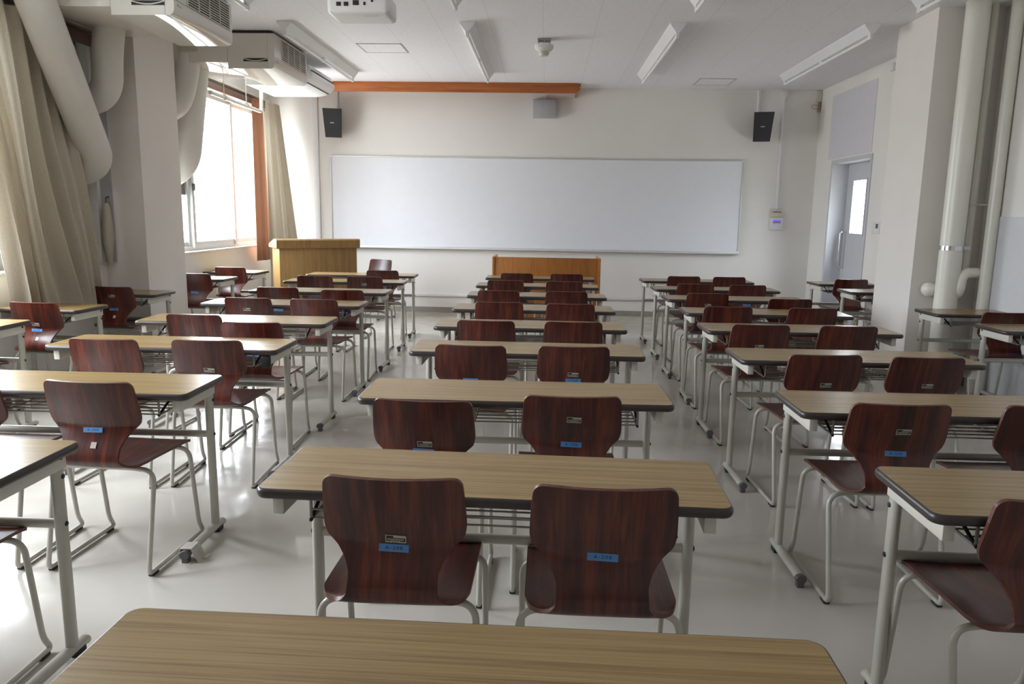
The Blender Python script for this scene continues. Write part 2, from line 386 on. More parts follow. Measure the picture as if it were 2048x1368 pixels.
# door on the right wall
fr_ = MB(); d = 0.045
fr_.box(XR-0.012, XR+0.24, DY1-0.004, DY1+d, 0, DZ+d); fr_.box(XR-0.012, XR+0.24, DY0-d, DY0+0.004, 0, DZ+d); fr_.box(XR-0.012, XR+0.24, DY0, DY1, DZ-0.004, DZ+d)
dr = struct(fr_.build('door_1', 'door', smooth=0))
X0 = XR+0.195
lf = MB(); wy0, wy1, wz0, wz1 = 9.36, 9.75, 1.22, 1.876
for (a, b2, c, d2) in [(DY0+0.006, wy0, 0.01, DZ-0.006), (wy1, DY1-0.006, 0.01, DZ-0.006), (wy0, wy1, 0.01, wz0), (wy0, wy1, wz1, DZ-0.006)]: lf.box(X0, X0+0.04, a, b2, c, d2)
lo = lf.build('door_leaf', 'door', dr, smooth=0)
MB().box(X0+0.018, X0+0.024, wy0, wy1, wz0, wz1).build('pane', 'glass', lo, smooth=0)
mb = MB()
for (a, b2, c, d2) in [(wy0-0.02, wy0+0.006, wz0-0.02, wz1+0.02), (wy1-0.006, wy1+0.02, wz0-0.02, wz1+0.02), (wy0, wy1, wz0-0.02, wz0+0.006), (wy0, wy1, wz1-0.006, wz1+0.02)]: mb.box(X0-0.006, X0+0.004, a, b2, c, d2)
mb.build('glazing_bead', 'door', lo, smooth=0)
mb = MB(); hy, hx = 9.865, X0-0.07
mb.tube(fil([(X0, hy, 1.235), (hx, hy, 1.235), (hx, hy, 0.79), (X0, hy, 0.79)], 0.02), 0.013, 10); mb.build('door_handle', 'chrome', lo)
mb = MB(); mb.box(XR-0.006, XR+0.002, 8.83, 10.15, 2.15, 2.94); struct(mb.build('trim_3', 'lavender', smooth=0))

# ------------------------------------------------------------------ front wall things
wb = thing('whiteboard', 'long white wall board in slim silver frame on the front wall', 'whiteboard', (-0.18, YF, 1.535))
hw, hh = 2.83, 0.625
MB().box(-hw+0.015, hw-0.015, -0.028, 0, -hh+0.015, hh-0.015).build('writing_surface', 'board', wb, smooth=0)
mb = MB()
mb.box(-hw, hw, -0.036, 0, hh-0.018, hh, 0.004); mb.box(-hw, hw, -0.036, 0, -hh, -hh+0.018, 0.004)
mb.box(-hw, -hw+0.018, -0.036, 0, -hh, hh, 0.004); mb.box(hw-0.018, hw, -0.036, 0, -hh, hh, 0.004); mb.build('frame', 'alu', wb)
mb = MB(); mb.box(-hw, hw, -0.075, -0.03, -hh-0.012, -hh+0.006, 0.004); mb.build('pen_tray', 'sill', wb)
for sx in (-1, 1):
    for sz in (-1, 1): MB().box(sx*hw-0.016-sx*0.012, sx*hw+0.016-sx*0.012, -0.038, 0, sz*hh-0.016-sz*0.012, sz*hh+0.016-sz*0.012, 0.005).build('corner_cap', 'white', wb)

va = thing('wooden_valance', 'long orange-brown wooden screen valance under the ceiling at the front wall', 'valance', (0, 10.19, ZC))
MB().box(-3.2, 0.37, 0, 0.03, -0.125, 0, 0.002).build('fascia', 'valance', va)
MB().box(-3.2, 0.405, 0.03, YF-10.19, -0.03, 0, 0.002).build('top_board', 'valance', va)
MB().box(0.345, 0.37, 0.03, YF-10.19, -0.125, -0.03, 0.002).build('end_board', 'valance', va)
MB().box(-3.19, 0.335, 0.055, 0.19, -0.085, -0.035, 0.004).build('screen_case', 'dark', va)

def speaker(x, z, rz, label, tilt, fl=1):
    s = thing('wall_speaker', label, 'speaker', (x, YF, z), 0, 'speakers on the front wall')
    R = Matrix.Rotation(rz, 4, 'Z'); off = Vector((0, -0.19, 0)); mk = lambda mbq: mbq.xform(Matrix.Translation(off) @ R @ Matrix.Rotation(tilt, 4, 'X'))
    m1 = MB(); m1.prism([(-0.130*fl, 0.185), (0.122*fl, 0.185), (0.118*fl, -0.19), (-0.096*fl, -0.19)], -0.09, 0.07, 'Y'); mk(m1).build('cabinet', 'black', s, smooth=0)
    m2 = MB(); m2.prism([(-0.123*fl, 0.176), (0.115*fl, 0.176), (0.111*fl, -0.182), (-0.089*fl, -0.182)], -0.098, -0.09, 'Y'); mk(m2).build('grille', 'dark', s, smooth=0)
    m3 = MB()
    for k in range(4): m3.box(-0.03+k*0.013, -0.021+k*0.013, -0.101, -0.098, -0.006, 0.006)
    mk(m3).build('badge', 'white', s, smooth=0)
    m4 = MB(); m4.box(-0.04, 0.04, -0.012, 0, -0.08, 0.08, 0.003); m4.box(-0.015, 0.015, -0.17, -0.01, -0.02, 0.02, 0.003); m4.build('wall_bracket', 'black', s)
    return s
speaker(-2.92, 2.575, 0.28, 'black wall speaker left of the board, near the air conditioner', 0.10)
speaker(2.83, 2.585, -0.25, 'black wall speaker at the board end near the door', 0.10, -1)
def conduit(x, z0, z1, wd, label, box=None, name='cable_conduit'):
    c = thing(name, label, 'conduit', (x, YF, z0), 0, 'white cable conduits on the front wall')
    MB().box(-wd/2, wd/2, -0.022, 0, 0, z1-z0, 0.003).build('cover', 'whitem', c)
    if box: MB().box(-box/2, box/2, -0.035, 0, z1-z0-0.09, z1-z0, 0.008).build('junction_box', 'white', c)
conduit(-3.21, 0.0, ZC, 0.075, 'wide white cable duct from floor to ceiling beside the curtain')
conduit(-2.90, 2.76, ZC, 0.03, 'short white conduit above the speaker by the air conditioner')
conduit(-0.05, 2.93, ZC-0.10, 0.035, 'stub of white conduit above the grey wall box')
conduit(2.80, 2.77, ZC, 0.03, 'short white conduit above the speaker near the door', 0.05)
conduit(3.13, 1.52, ZC, 0.032, 'long thin white conduit down to the wall controllers', 0.085)
tr_ = thing('cable_trunking', 'low horizontal white cable trunking along the front wall', 'trunking', (0, YF, 0.25))
MB().box(-3.1, 3.2, -0.022, 0, -0.022, 0.022, 0.004).build('cover', 'white', tr_)
g = thing('grey_wall_box', 'square pale grey box above the board under the valance', 'box', (-0.057, YF, 2.805))
MB().box(-0.157, 0.157, -0.10, 0, -0.118, 0.118, 0.004).build('casing', 'greybox', g)
MB().box(-0.150, 0.150, -0.104, -0.10, -0.111, 0.111, 0.002).build('cover_plate', 'greybox', g)
k = thing('control_panel', 'cream wall switch plate just above the lit controller', 'switch', (3.145, YF, 1.465), 0)
MB().box(-0.085, 0.075, -0.022, 0, -0.055, 0.055, 0.005).build('plate', 'cream', k)
mb = MB()
for q in range(6): mb.box(-0.06+q*0.02, -0.046+q*0.02, -0.024, -0.022, 0.008, 0.022)
mb.build('label_print', 'ink', k, smooth=0)
k = thing('wall_controller', 'white air conditioner controller with small blue screen', 'controller', (3.148, YF, 1.32), 0)
MB().box(-0.088, 0.088, -0.025, 0, -0.085, 0.085, 0.008).build('housing', 'white', k)
MB().box(-0.05, 0.05, -0.027, -0.025, 0.0, 0.058).build('screen', 'screen', k, smooth=0)
MB().box(-0.05, 0.05, -0.0285, -0.027, 0.014, 0.034).build('screen_line', 'red', k, smooth=0)
k = thing('cable_bracket', 'small corner bracket with loose orange wire under the ceiling', 'bracket', (3.57, YF-0.03, 2.86))
MB().box(-0.03, 0.045, -0.01, 0.03, 0.07, 0.215, 0.005).build('junction_box', 'cream', k)
MB().box(0.01, 0.03, -0.006, 0.028, -0.06, 0.07, 0.002).build('metal_strip', 'wire', k)
MB().tube(fil([(0.015, -0.006, 0.02), (-0.07, -0.02, 0.03), (-0.085, -0.02, 0.0), (-0.06, -0.02, -0.025), (0.015, -0.006, -0.01)], 0.03), 0.004, 6).build('loose_wire', 'orange', k)
k = thing('light_switch', 'small white switch with dark display beside the door', 'switch', (XR, 8.515, 1.31))
MB().box(-0.012, 0, -0.095, 0.095, -0.065, 0.065, 0.004).build('plate', 'white', k)
MB().box(-0.0145, -0.012, -0.055, 0.0, -0.005, 0.045).build('display', 'greycap', k, smooth=0)
k = thing('ceiling_sensor', 'small white junction box high on the pillar side wall', 'sensor', (XR, 8.45, 2.985))
MB().box(-0.04, 0, -0.05, 0.05, -0.04, 0.04, 0.008).build('housing', 'white', k)

# lectern
lc = thing('lectern', 'tan wood lectern with slanted cap standing before the window curtain', 'lectern', (-3.22, 9.02, 0), math.radians(31))
LW, LD = 0.96, 0.42
MB().box(0, LW, 0, 0.02, 0.06, 0.95, 0.002).build('front_panel', 'lect', lc)
MB().box(0, 0.02, 0.02, LD, 0.06, 0.95, 0.002).build('side_panel', 'lect', lc)
MB().box(LW-0.02, LW, 0.02, LD, 0.06, 0.95, 0.002).build('side_panel', 'lect', lc)
MB().box(0.02, LW-0.02, 0.03, LD-0.02, 0.45, 0.47, 0.002).build('shelf', 'lect', lc)
MB().box(0.03, LW-0.03, 0.03, LD-0.02, 0, 0.06).build('plinth', 'edge', lc, smooth=0)
MB().prism([(-0.03, 0.945), (-0.035, 1.04), (-0.02, 1.055), (0.12, 1.055), (LD+0.03, 0.985), (LD+0.03, 0.945)], -0.035, LW+0.035, 'X').build('slanted_top', 'lect', lc, smooth=0)
# front table
st = thing('front_desk', 'low orange-brown veneer desk with modesty panel below the board', 'desk', (0.012, 9.2, 0))
SW, SD, SH = 1.32, 0.60, 0.885
MB().box(-SW/2+0.03, SW/2-0.03, 0.012, 0.03, 0.08, SH-0.005, 0.002).build('modesty_panel', 'stage', st)
for sgn in (-1, 1): MB().box(sgn*SW/2-(0.03 if sgn > 0 else 0), sgn*SW/2+(0.03 if sgn < 0 else 0), 0, SD, 0, SH-0.006, 0.003).build('side_panel', 'stage', st)
MB().box(-SW/2+0.03, SW/2-0.03, 0.03, SD, 0.70, 0.72, 0.002).build('desktop', 'stage', st)
pw = MB(); pw.box(-0.03, 0.03, -0.01, 0.01, 0, 0.05, 0.004)
tag(pw.build('chalk_box', 'white', loc=(-0.60, 9.45, 0.72)), 'tiny white object poking up at the left end of the front desk', 'box')

# ------------------------------------------------------------------ ceiling things
def fixture(x, y0, label):
    L = 2.45
    f = thing('ceiling_light', label, 'light', (x, y0, ZC), 0, 'unlit fluorescent strips on the ceiling')
    MB().prism([(-0.068, 0), (0.068, 0), (0.068, -0.012), (0.016, -0.078), (-0.016, -0.078), (-0.068, -0.012)], 0, L, 'Y').build('reflector', 'whitem', f, smooth=0)
    for a, b2 in ((0.06, L/2-0.03), (L/2+0.03, L-0.06)):
        MB().tube([(0, a, -0.108), (0, b2, -0.108)], 0.0135, 12).build('lamp_tube', 'lamp', f)
    for c in (0.035, L/2, L-0.035):
        MB().box(-0.014, 0.014, c-0.03, c+0.03, -0.124, -0.07, 0.004).build('lamp_holder', 'white', f)
for x, nm in ((-2.40, 'above the air conditioner by the windows'), (-0.745, 'left of the ceiling sensor'), (1.12, 'right of the ceiling sensor'), (2.80, 'nearest the door')):
    fixture(x, 7.05, 'white unlit fluorescent strip of the front row, '+nm)
for x, nm in ((-2.40, 'beside the nearer air conditioner'), (-0.745, 'end seen right of the projector'), (1.12, 'end seen right of centre'), (2.80, 'end seen beside the pipe pillar')):
    fixture(x, 3.78, 'white unlit fluorescent strip of the nearer row, '+nm)
def hatch(x0, x1, y0, y1, label):
    h = thing('ceiling_hatch', label, 'hatch', ((x0+x1)/2, (y0+y1)/2, ZC), 0, 'access hatches in the ceiling')
    a, b2 = (x1-x0)/2, (y1-y0)/2; mb = MB(); t = 0.014
    mb.box(-a, a, -b2, -b2+t, -0.005, 0); mb.box(-a, a, b2-t, b2, -0.005, 0); mb.box(-a, -a+t, -b2, b2, -0.005, 0); mb.box(a-t, a, -b2, b2, -0.005, 0)
    mb.build('frame', 'greybox', h, smooth=0)
    MB().box(-a+t, a-t, -b2+t, b2-t, -0.003, 0).build('hatch_panel', 'ceil', h, smooth=0)
hatch(-1.97, -1.51, 7.95, 8.38, 'pale square ceiling hatch between air conditioner and first light strip')
hatch(1.85, 2.30, 9.77, 10.24, 'pale square ceiling hatch near the front wall between two strips')
s = thing('smoke_detector', 'white domed detector hanging from a small bracket in mid ceiling', 'detector', (-0.06, 7.72, ZC))
MB().box(-0.065, 0.065, -0.05, 0.05, -0.02, 0, 0.002).box(-0.06, -0.05, -0.05, 0.05, -0.05, -0.02).box(0.05, 0.06, -0.05, 0.05, -0.05, -0.02).box(-0.005, 0.005, -0.05, 0.05, -0.05, -0.02).build('bracket', 'wire', s, smooth=0)
MB().lathe([(0.075, -0.05), (0.092, -0.055), (0.092, -0.085), (0.075, -0.105), (0.045, -0.115)], (0, 0, 0), 28).build('housing', 'white', s)
MB().lathe([(0.05, -0.113), (0.048, -0.14), (0.04, -0.155), (0.015, -0.16)], (0, 0, 0), 24).build('lens', 'cream', s)
pj = thing('projector', 'white ceiling projector with rear sockets seen at the top edge', 'projector', (-1.275, 5.2, 2.70))
mb = MB(); mb.box(-0.205, 0.205, 0, 0.30, -0.012, 0.13, 0.03, seg=4); mb.build('casing', 'white', pj)
mb = MB()
for (a, b2, c, d2) in [(-0.14, -0.11, 0.035, 0.06), (-0.09, -0.06, 0.035, 0.06), (-0.03, 0.01, 0.04, 0.07), (0.04, 0.055, 0.04, 0.06), (0.09, 0.105, 0.06, 0.075)]: MB().box(a, b2, -0.004, 0.004, c, d2, 0.001).build('socket', 'black', pj)
MB().box(0.03, 0.12, 0.04, 0.07, -0.016, -0.010).build('latch', 'sill', pj, smooth=0)
MB().lathe([(0.03, 0.30), (0.03, 0.37)], (0.08, 0.03, -0.25), 16, axis='Z').build('foot', 'white', pj)
mb = MB(); mb.tube([(0, 0.15, 0.12), (0, 0.15, ZC-2.70-0.01)], 0.025, 16); mb.box(-0.1, 0.1, 0.05, 0.25, ZC-2.70-0.015, ZC-2.70, 0.003); mb.build('ceiling_mount', 'white', pj)
MB().lathe([(0.045, 0.29), (0.045, 0.325)], (-0.1, 0, 0.06), 24, axis='Y').build('lens', 'dark', pj)

# ------------------------------------------------------------------ air conditioners and ducts
def aircon(y0, label):
    a = thing('air_conditioner', label, 'air conditioner', (0, y0, 0), 0, 'ceiling air handling boxes by the windows')
    D = 0.99; x1 = -2.62; x0 = -3.07; xm = -3.62
    mb = MB(); mb.prism([(x0, 2.73), (x1-0.035, 2.73), (x1-0.008, 2.745), (x1, 2.77), (x1, ZC-0.03), (x0, ZC-0.03)], 0, D, 'Y'); mb.build('main_casing', 'acgloss', a)
    mb = MB(); mb.box(xm, x0-0.004, 0.0, D-0.05, 2.785, ZC-0.03, 0.004); mb.build('duct_box', 'acgloss', a)
    MB().box(xm+0.02, x1-0.02, 0.01, D-0.02, ZC-0.03, ZC-0.012).build('top_gasket', 'dark', a, smooth=0)
    gr = MB(); gy0, gy1, gz0, gz1 = 0.20, 0.93, 2.845, 3.03
    gr.box(x1-0.002, x1+0.001, gy0, gy1, gz0, gz1, 0, 0)
    nb = 10
    for q in range(nb+1):
        z = gz0+(gz1-gz0)*q/nb; gr.box(x1, x1+0.007, gy0, gy1, z-0.0035, z+0.0035, 0, 1)
    for q in range(5):
        y = gy0+(gy1-gy0)*q/4; gr.box(x1, x1+0.009, y-0.006, y+0.006, gz0, gz1, 0, 1)
    gr.build('air_grille', ['dark', 'ivory'], a, smooth=0)
    mb = MB(); pts = []
    zc = 2.795; xa, xb = x1-0.30, x1-0.065
    mb.prism([(xa, zc), (xb, zc), (xb, zc+0.03), (xa, zc+0.03)], -0.003, 0.004, 'Y'); hd = mb.build('handle_recess', 'dark', a, smooth=0)
    mb = MB(); mb.tube([(xa+(xb-xa)*t, -0.006, zc+0.026-0.020*math.sin(PI*t)) for t in [q/12 for q in range(13)]], 0.004, 6); mb.build('handle_bow', 'ivory', hd)
    MB().box(x1-0.067, x1-0.064, -0.0015, 0.003, 2.735, ZC-0.034).build('door_seam', 'greybox', a, smooth=0)
    MB().box(x1, x1+0.004, 0.05, 0.11, 2.80, 2.815).build('name_badge', 'greybox', a, smooth=0)
    MB().box(x1-0.002, x1+0.004, 0.02, D-0.02, 2.834, 2.838).build('panel_seam', 'greybox', a, smooth=0)
    return a
aircon(5.435, 'nearer cream ceiling air conditioner box, cut by the top edge of the photo')
a2 = aircon(7.40, 'farther cream ceiling air conditioner box with dark grille, past the pillar')
MB().box(-3.56, -3.36, -0.003, 0.001, 2.88, 2.93).build('notice_label', 'plate', a2, smooth=0)
u = thing('split_air_conditioner', 'white rounded air conditioner hung beyond the cream box at the valance', 'air conditioner', (0, 8.46, 0))
nose = [(-3.32, 2.985), (-3.32, 2.75), (-2.82, 2.75)]+[(-2.82+0.24*math.sin(t), 2.87-0.12*math.cos(t)) for t in [q*0.16 for q in range(1, 11)]]+[(-2.62, 2.965), (-2.68, 2.985)]
MB().prism(nose, 0, 0.86, 'Y').build('casing', 'whitem', u, smooth=30)
for zz in (2.785, 2.905):
    xx = -2.82+0.24*math.sin(math.acos((2.87-zz)/0.12)) if zz < 2.87 else -2.59
    MB().box(xx-0.01, xx+0.004, 0.0, 0.85, zz-0.006, zz+0.006).build('louvre_slot', 'dark', u, smooth=0)
mb = MB()
for q in (0.12, 0.74):
    for xq in (-3.2, -2.85): MB().tube([(xq, q, 2.98), (xq, q, ZC)], 0.006, 8).build('hanger_rod', 'alu', u)

def duct(pts, r, label, rad=0.16, col=None):
    d = thing('air_duct', label, 'duct', pts[0], 0, 'fat wrapped air ducts by the pillar')
    o = Vector(pts[0]); P = [Vector(q)-o for q in pts]
    MB().tube(fil(P, rad, 10), r, 28).build('duct_wrap', 'duct', d)
    if col:
        P2 = fil(P, rad, 10)
        k2 = int(len(P2)*col); t = (P2[k2+1]-P2[k2-1]).normalized()
        MB().tube([P2[k2]-t*0.02, P2[k2]+t*0.02], r+0.004, 28).build('joint_band', 'duct', d)
duct([(-3.44, 5.50, 2.91), (-3.48, 5.15, 2.94), (-3.70, 6.22, 1.74), (-4.05, 6.18, 1.66)], 0.128, 'longest fat cream air duct slanting down beside the big curtain', 0.20)
duct([(-3.47, 6.12, 2.86), (-3.50, 6.10, 2.62), (-3.60, 6.24, 2.28), (-4.05, 6.24, 2.22)], 0.115, 'shorter cream air duct bending to the wall before the pillar', 0.20)
duct([(-3.50, 7.50, 2.86), (-3.53, 7.48, 2.62), (-3.58, 7.40, 2.36), (-4.05, 7.40, 2.25)], 0.11, 'short cream duct just past the pillar edge', 0.2)
duct([(-3.56, 7.80, 2.86), (-3.61, 7.80, 2.55), (-3.70, 7.77, 1.82), (-4.05, 7.77, 1.66)], 0.125, 'long cream duct hanging before the bright front window', 0.22)
dp = thing('drain_pipe', 'thin white drain pipe hung on rods across the front window top', 'pipe', (-3.42, 7.3, 2.55))
MB().tube(fil([(0, 0.47, 0.012), (0, 1.85, 0), (0.0, 1.87, 0.25)], 0.05), 0.021, 12).build('pipe', 'pipe', dp)
for yy in (0.80, 1.40):
    h = MB().tube([(0, yy, 0.0), (0, yy, ZC-2.55)], 0.005, 8).build('hanger_rod', 'alu', dp)
    MB().tube([(0, yy-0.012, 0.012), (0, yy+0.012, 0.012)], 0.030, 12).build('pipe_clip', 'alu', h)

# curtain rails
for (y0, y1, i) in ((7.22, 10.5, 2), (3.4, 6.48, 1)):
    r_ = thing('curtain_rail', 'brown curtain rail box above the %s window' % ('front' if i == 2 else 'curtained'), 'rail', (XL, y0, 2.76), 0)
    MB().box(0, 0.085, 0, y1-y0, -0.03, 0.045, 0.003).build('rail_box', 'brown', r_)
    MB().box(0, 0.10, 0, y1-y0, 0.075, 0.10, 0.003).build('top_ledge', 'cream', r_)

def curtain(name, top, bot, zt, zb, nf, amp, label, mk='curtain', group=None, seed=1, nu=160, nv=26, wav=0.0):
    """top/bot: polylines [(x,y)] that the cloth follows at its upper and lower hem"""
    rnd = random.Random(seed); ph = [rnd.uniform(0, 6.28) for _ in range(4)]
    def along(pl, t):
        L = [0]
        for a, b2 in zip(pl, pl[1:]): L.append(L[-1]+math.dist(a, b2))
        d = t*L[-1]
        for k in range(len(pl)-1):
            if d <= L[k+1] or k == len(pl)-2:
                u = (d-L[k])/max(1e-6, L[k+1]-L[k]); return (pl[k][0]+(pl[k+1][0]-pl[k][0])*u, pl[k][1]+(pl[k+1][1]-pl[k][1])*u)
    vs = []; fs = []
    for j in range(nv+1):
        v = j/nv
        for i in range(nu+1):
            uu = i/nu; a = along(top, uu); b2 = along(bot, uu)
            x = a[0]+(b2[0]-a[0])*v; y = a[1]+(b2[1]-a[1])*v
            wv_ = uu+0.035*math.sin(uu*9+ph[0])+0.02*math.sin(v*2.2+uu*5+ph[1])*wav
            s_ = math.sin(2*PI*nf*wv_+ph[2])
            s_ = math.copysign(abs(s_)**0.7, s_)
            A = amp*(0.55+0.6*v)*(0.7+0.45*math.sin(uu*13+ph[3]))
            bul = 0.05*wav*math.sin(v*PI*1.3+uu*7+ph[1])
            x += A*s_+bul*0.6; y += 0.35*A*math.cos(2*PI*nf*wv_*1.0+ph[2]+0.6)
            vs.append((x, y, zt+(zb-zt)*v))
    for j in range(nv):
        for i in range(nu):
            q = j*(nu+1)+i; fs.append((q, q+1, q+nu+2, q+nu+1))
    o = MB().add(vs, fs).build(name, mk, None, smooth=80)
    return tag(o, label, 'curtain', group)
curtain('window_curtain', [(-3.76, 4.70), (-3.80, 5.97)], [(-3.62, 4.98), (-3.72, 6.13)], 2.78, 0.60, 9.0, 0.075, 'big gathered beige curtain at the left edge, lit from behind', seed=5, wav=1.0, nu=220)
curtain('front_curtain', [(-3.70, 10.05), (-3.66, 10.44)], [(-3.68, 9.98), (-3.37, 10.46)], 2.80, 0.02, 6.0, 0.035, 'beige curtain bunched in the front corner behind the lectern', seed=3)
curtain('lining_curtain', [(-3.77, 9.75), (-3.72, 10.02)], [(-3.77, 9.72), (-3.70, 10.10)], 2.80, 0.74, 1.5, 0.018, 'rust-orange lining cloth hanging beside the beige front curtain', 'lining', seed=4)
tb = thing('curtain_tieback', 'slim beige cloth tieback hanging on a hook by the pillar', 'tieback', (-3.80, 6.47, 1.46))
MB().lathe([(0.012, -0.02), (0.03, -0.05), (0.042, -0.2), (0.048, -0.33), (0.03, -0.46), (0.016, -0.55)], (0, -0.03, 0), 16).build('cloth', 'curtain', tb)
MB().tube(fil([(0, 0.03, 0.03), (0, -0.03, 0.03), (0, -0.035, -0.02), (0, -0.015, -0.03)], 0.015), 0.006, 8).build('hook', 'brown', tb)

# ------------------------------------------------------------------ pipes at the right pillar
p = thing('standing_pipe', 'thick cream pipe from floor to ceiling before the right pillar', 'pipe', (3.305, 6.335, 0))
MB().tube([(0, 0, 0), (0, 0, ZC)], 0.087, 32).build('pipe', 'pipe', p)
MB().tube([(0, 0, 1.165), (0, 0, 1.20)], 0.0905, 32).build('steel_band', 'chrome', p)
MB().box(0.06, 0.12, -0.05, -0.02, 1.17, 1.198, 0.002).build('band_clamp', 'alu', p)
p = thing('thin_riser_pipe', 'thin cream riser pipe between the two thicker pipes', 'pipe', (3.475, 6.40, 0))
MB().tube([(0, 0, 0.98), (0, 0, ZC)], 0.024, 16).build('pipe', 'pipe', p)
p = thing('corner_pipe', 'cream pipe in the corner against the right wall', 'pipe', (3.572, 6.275, 0))
MB().tube([(0, 0, 0), (0, 0, ZC)], 0.045, 24).build('pipe', 'pipe', p)
p = thing('elbow_trap', 'lagged cream elbow pipe hooking down behind the window-less corner desk', 'pipe', (3.40, 6.30, 0.985))
p['label'] = 'fat cream elbow pipe hooking down beside the thick standing pipe'
MB().tube(fil([(0.125, 0.03, 0), (-0.01, -0.01, 0.0), (-0.03, -0.02, -0.19), (-0.03, 0.19, -0.21)], 0.085, 10), 0.042, 20).build('pipe', 'pipe', p)
p = thing('round_cap', 'cream ball-shaped pipe cap on the pillar beside the thick pipe', 'cap', (3.225, 6.49, 0.83))
MB().lathe([(0.03, 0.0), (0.058, -0.01), (0.062, -0.04), (0.052, -0.075), (0.03, -0.095), (0.008, -0.102)], (0, 0.005, 0), 28, axis='Y').build('cap', 'pipe', p)
MB().lathe([(0.012, -0.09), (0.012, -0.108)], (0.02, 0.005, -0.02), 12, axis='Y').build('screw', 'chrome', p)
p = thing('cross_rod', 'thin beige rod spanning from thick pipe to corner pipe', 'rod', (3.42, 6.40, 1.53))
MB().tube([(0, 0.09, 0), (0.03, 0.0, 0), (0.185, -0.16, 0.006)], 0.006, 8).build('rod', 'cream', p)

# ------------------------------------------------------------------ desks
DW, DD, DH, SWD = 1.215, 0.373, 0.702, 0.65
def rrect(w_, d_, r, nc=6):
    out = []
    for (sx, sy_, a0) in ((1, 1, 0), (-1, 1, PI/2), (-1, -1, PI), (1, -1, 1.5*PI)):
        for q in range(nc+1):
            a = a0+PI/2*q/nc; nx, ny = math.cos(a), math.sin(a)
            out.append((sx*(w_/2-r)+nx*r, sy_*(d_/2-r)+ny*r, nx, ny))
    return out
def make_desk(W_, name):
    root = bpy.data.objects.new(name, None); COL.objects.link(root); root.empty_display_size = 0.1
    t = 0.027; zt = DH
    path = rrect(W_-0.016, DD-0.016, 0.026)
    MB().prism([(q[0], q[1]) for q in path], zt-0.024, zt, 'Z').build('tabletop', 'table', root, smooth=30)
    prof = [(-0.0005, -0.0005), (0.003, -0.001), (0.0065, -0.006), (0.008, -0.0135), (0.0065, -0.021), (0.003, -0.026), (-0.004, -0.027), (-0.006, -0.0245), (0.0, -0.024)]
    MB().sweep(path, [(o, zt+z) for o, z in prof]).build('edge_band', 'edge', root, smooth=50)
    hx = W_/2; ly = 0.135
    for sg in (-1, 1):
        xo = sg*(hx-0.040)             # outer face of apron and leg
        xa, xb = sorted((xo, xo-sg*0.030))
        MB().box(xa, xb, -DD/2+0.030, ly+0.024, zt-0.078, zt-0.0245, 0.003).build('apron', 'apron', root)
        lx = xo-sg*0.017
        MB().tube([(lx, ly, 0.045), (lx, ly, zt-0.075)], 0.0165, 18, ry=0.022, up=(0, 1, 0)).build('leg', 'steel', root)
        ft = MB().tube(fil([(lx, ly+0.065, 0.028), (lx, ly+0.055, 0.036), (lx, -DD/2+0.035, 0.036)], 0.01), 0.020, 18, ry=0.0155, up=(0, 0, 1)).build('foot', 'steel', root)
        cpb = MB(); cpb.tube([(lx, -DD/2+0.020, 0.036), (lx, -DD/2+0.024, 0.036), (lx, -DD/2+0.042, 0.036)], [0.0185, 0.0215, 0.0215], 20, ry=0.0168, up=(0, 0, 1)); cpb.box(lx-0.013, lx+0.013, -DD/2+0.024, -DD/2+0.055, 0.0, 0.026, 0.003)
        cpb.build('end_cap', 'greycap', ft)
        MB().box(lx-0.014, lx+0.014, ly+0.005, ly+0.05, 0.0, 0.024, 0.003).build('rubber_pad', 'rubber', ft)
        for (yy, zz) in ((ly, zt-0.040), (ly+0.002, zt-0.100), (ly, 0.452)):
            MB().lathe([(0.008, 0), (0.007, 0.003), (0.003, 0.0045)] if sg > 0 else [(0.008, 0), (0.007, -0.003), (0.003, -0.0045)], (xo-sg*0.0008, yy, zz), 12, axis='X').build('bolt', 'rubber', root)
    MB().tube([(-(hx-0.06), ly, 0.452), (hx-0.06, ly, 0.452)], 0.011, 16, ry=0.0155, up=(0, 0, 1)).build('crossbar', 'steel', root)
    rx = hx-0.135; rk = MB()
    for q in range(6): rk.tube([(-rx, -0.125+q*0.048, 0.606), (rx, -0.125+q*0.048, 0.606)], 0.003, 6)
    rk.tube([(-rx, -0.135, 0.634), (rx, -0.135, 0.634)], 0.003, 6); rk.tube([(-rx, 0.12, 0.640), (rx, 0.12, 0.640)], 0.003, 6)
    for sg in (-1, 1):
        x = sg*rx
        rk.tube(fil([(x, -0.135, zt-0.026), (x, -0.135, 0.606), (x, 0.12, 0.606), (x, 0.12, zt-0.026)], 0.012), 0.0045, 8)
        if W_ > 1: rk.tube(fil([(x*0.33, -0.135, zt-0.026), (x*0.33, -0.135, 0.606), (x*0.33, 0.12, 0.606), (x*0.33, 0.12, zt-0.026)], 0.012), 0.004, 8)
    rk.build('wire_rack', 'wire', root)
    for sg in (-1, 1): MB().tube([(sg*rx, -0.14, 0.604), (sg*rx, 0.02, zt-0.027)], 0.005, 8).build('rack_brace', 'rubber', root)
    return root
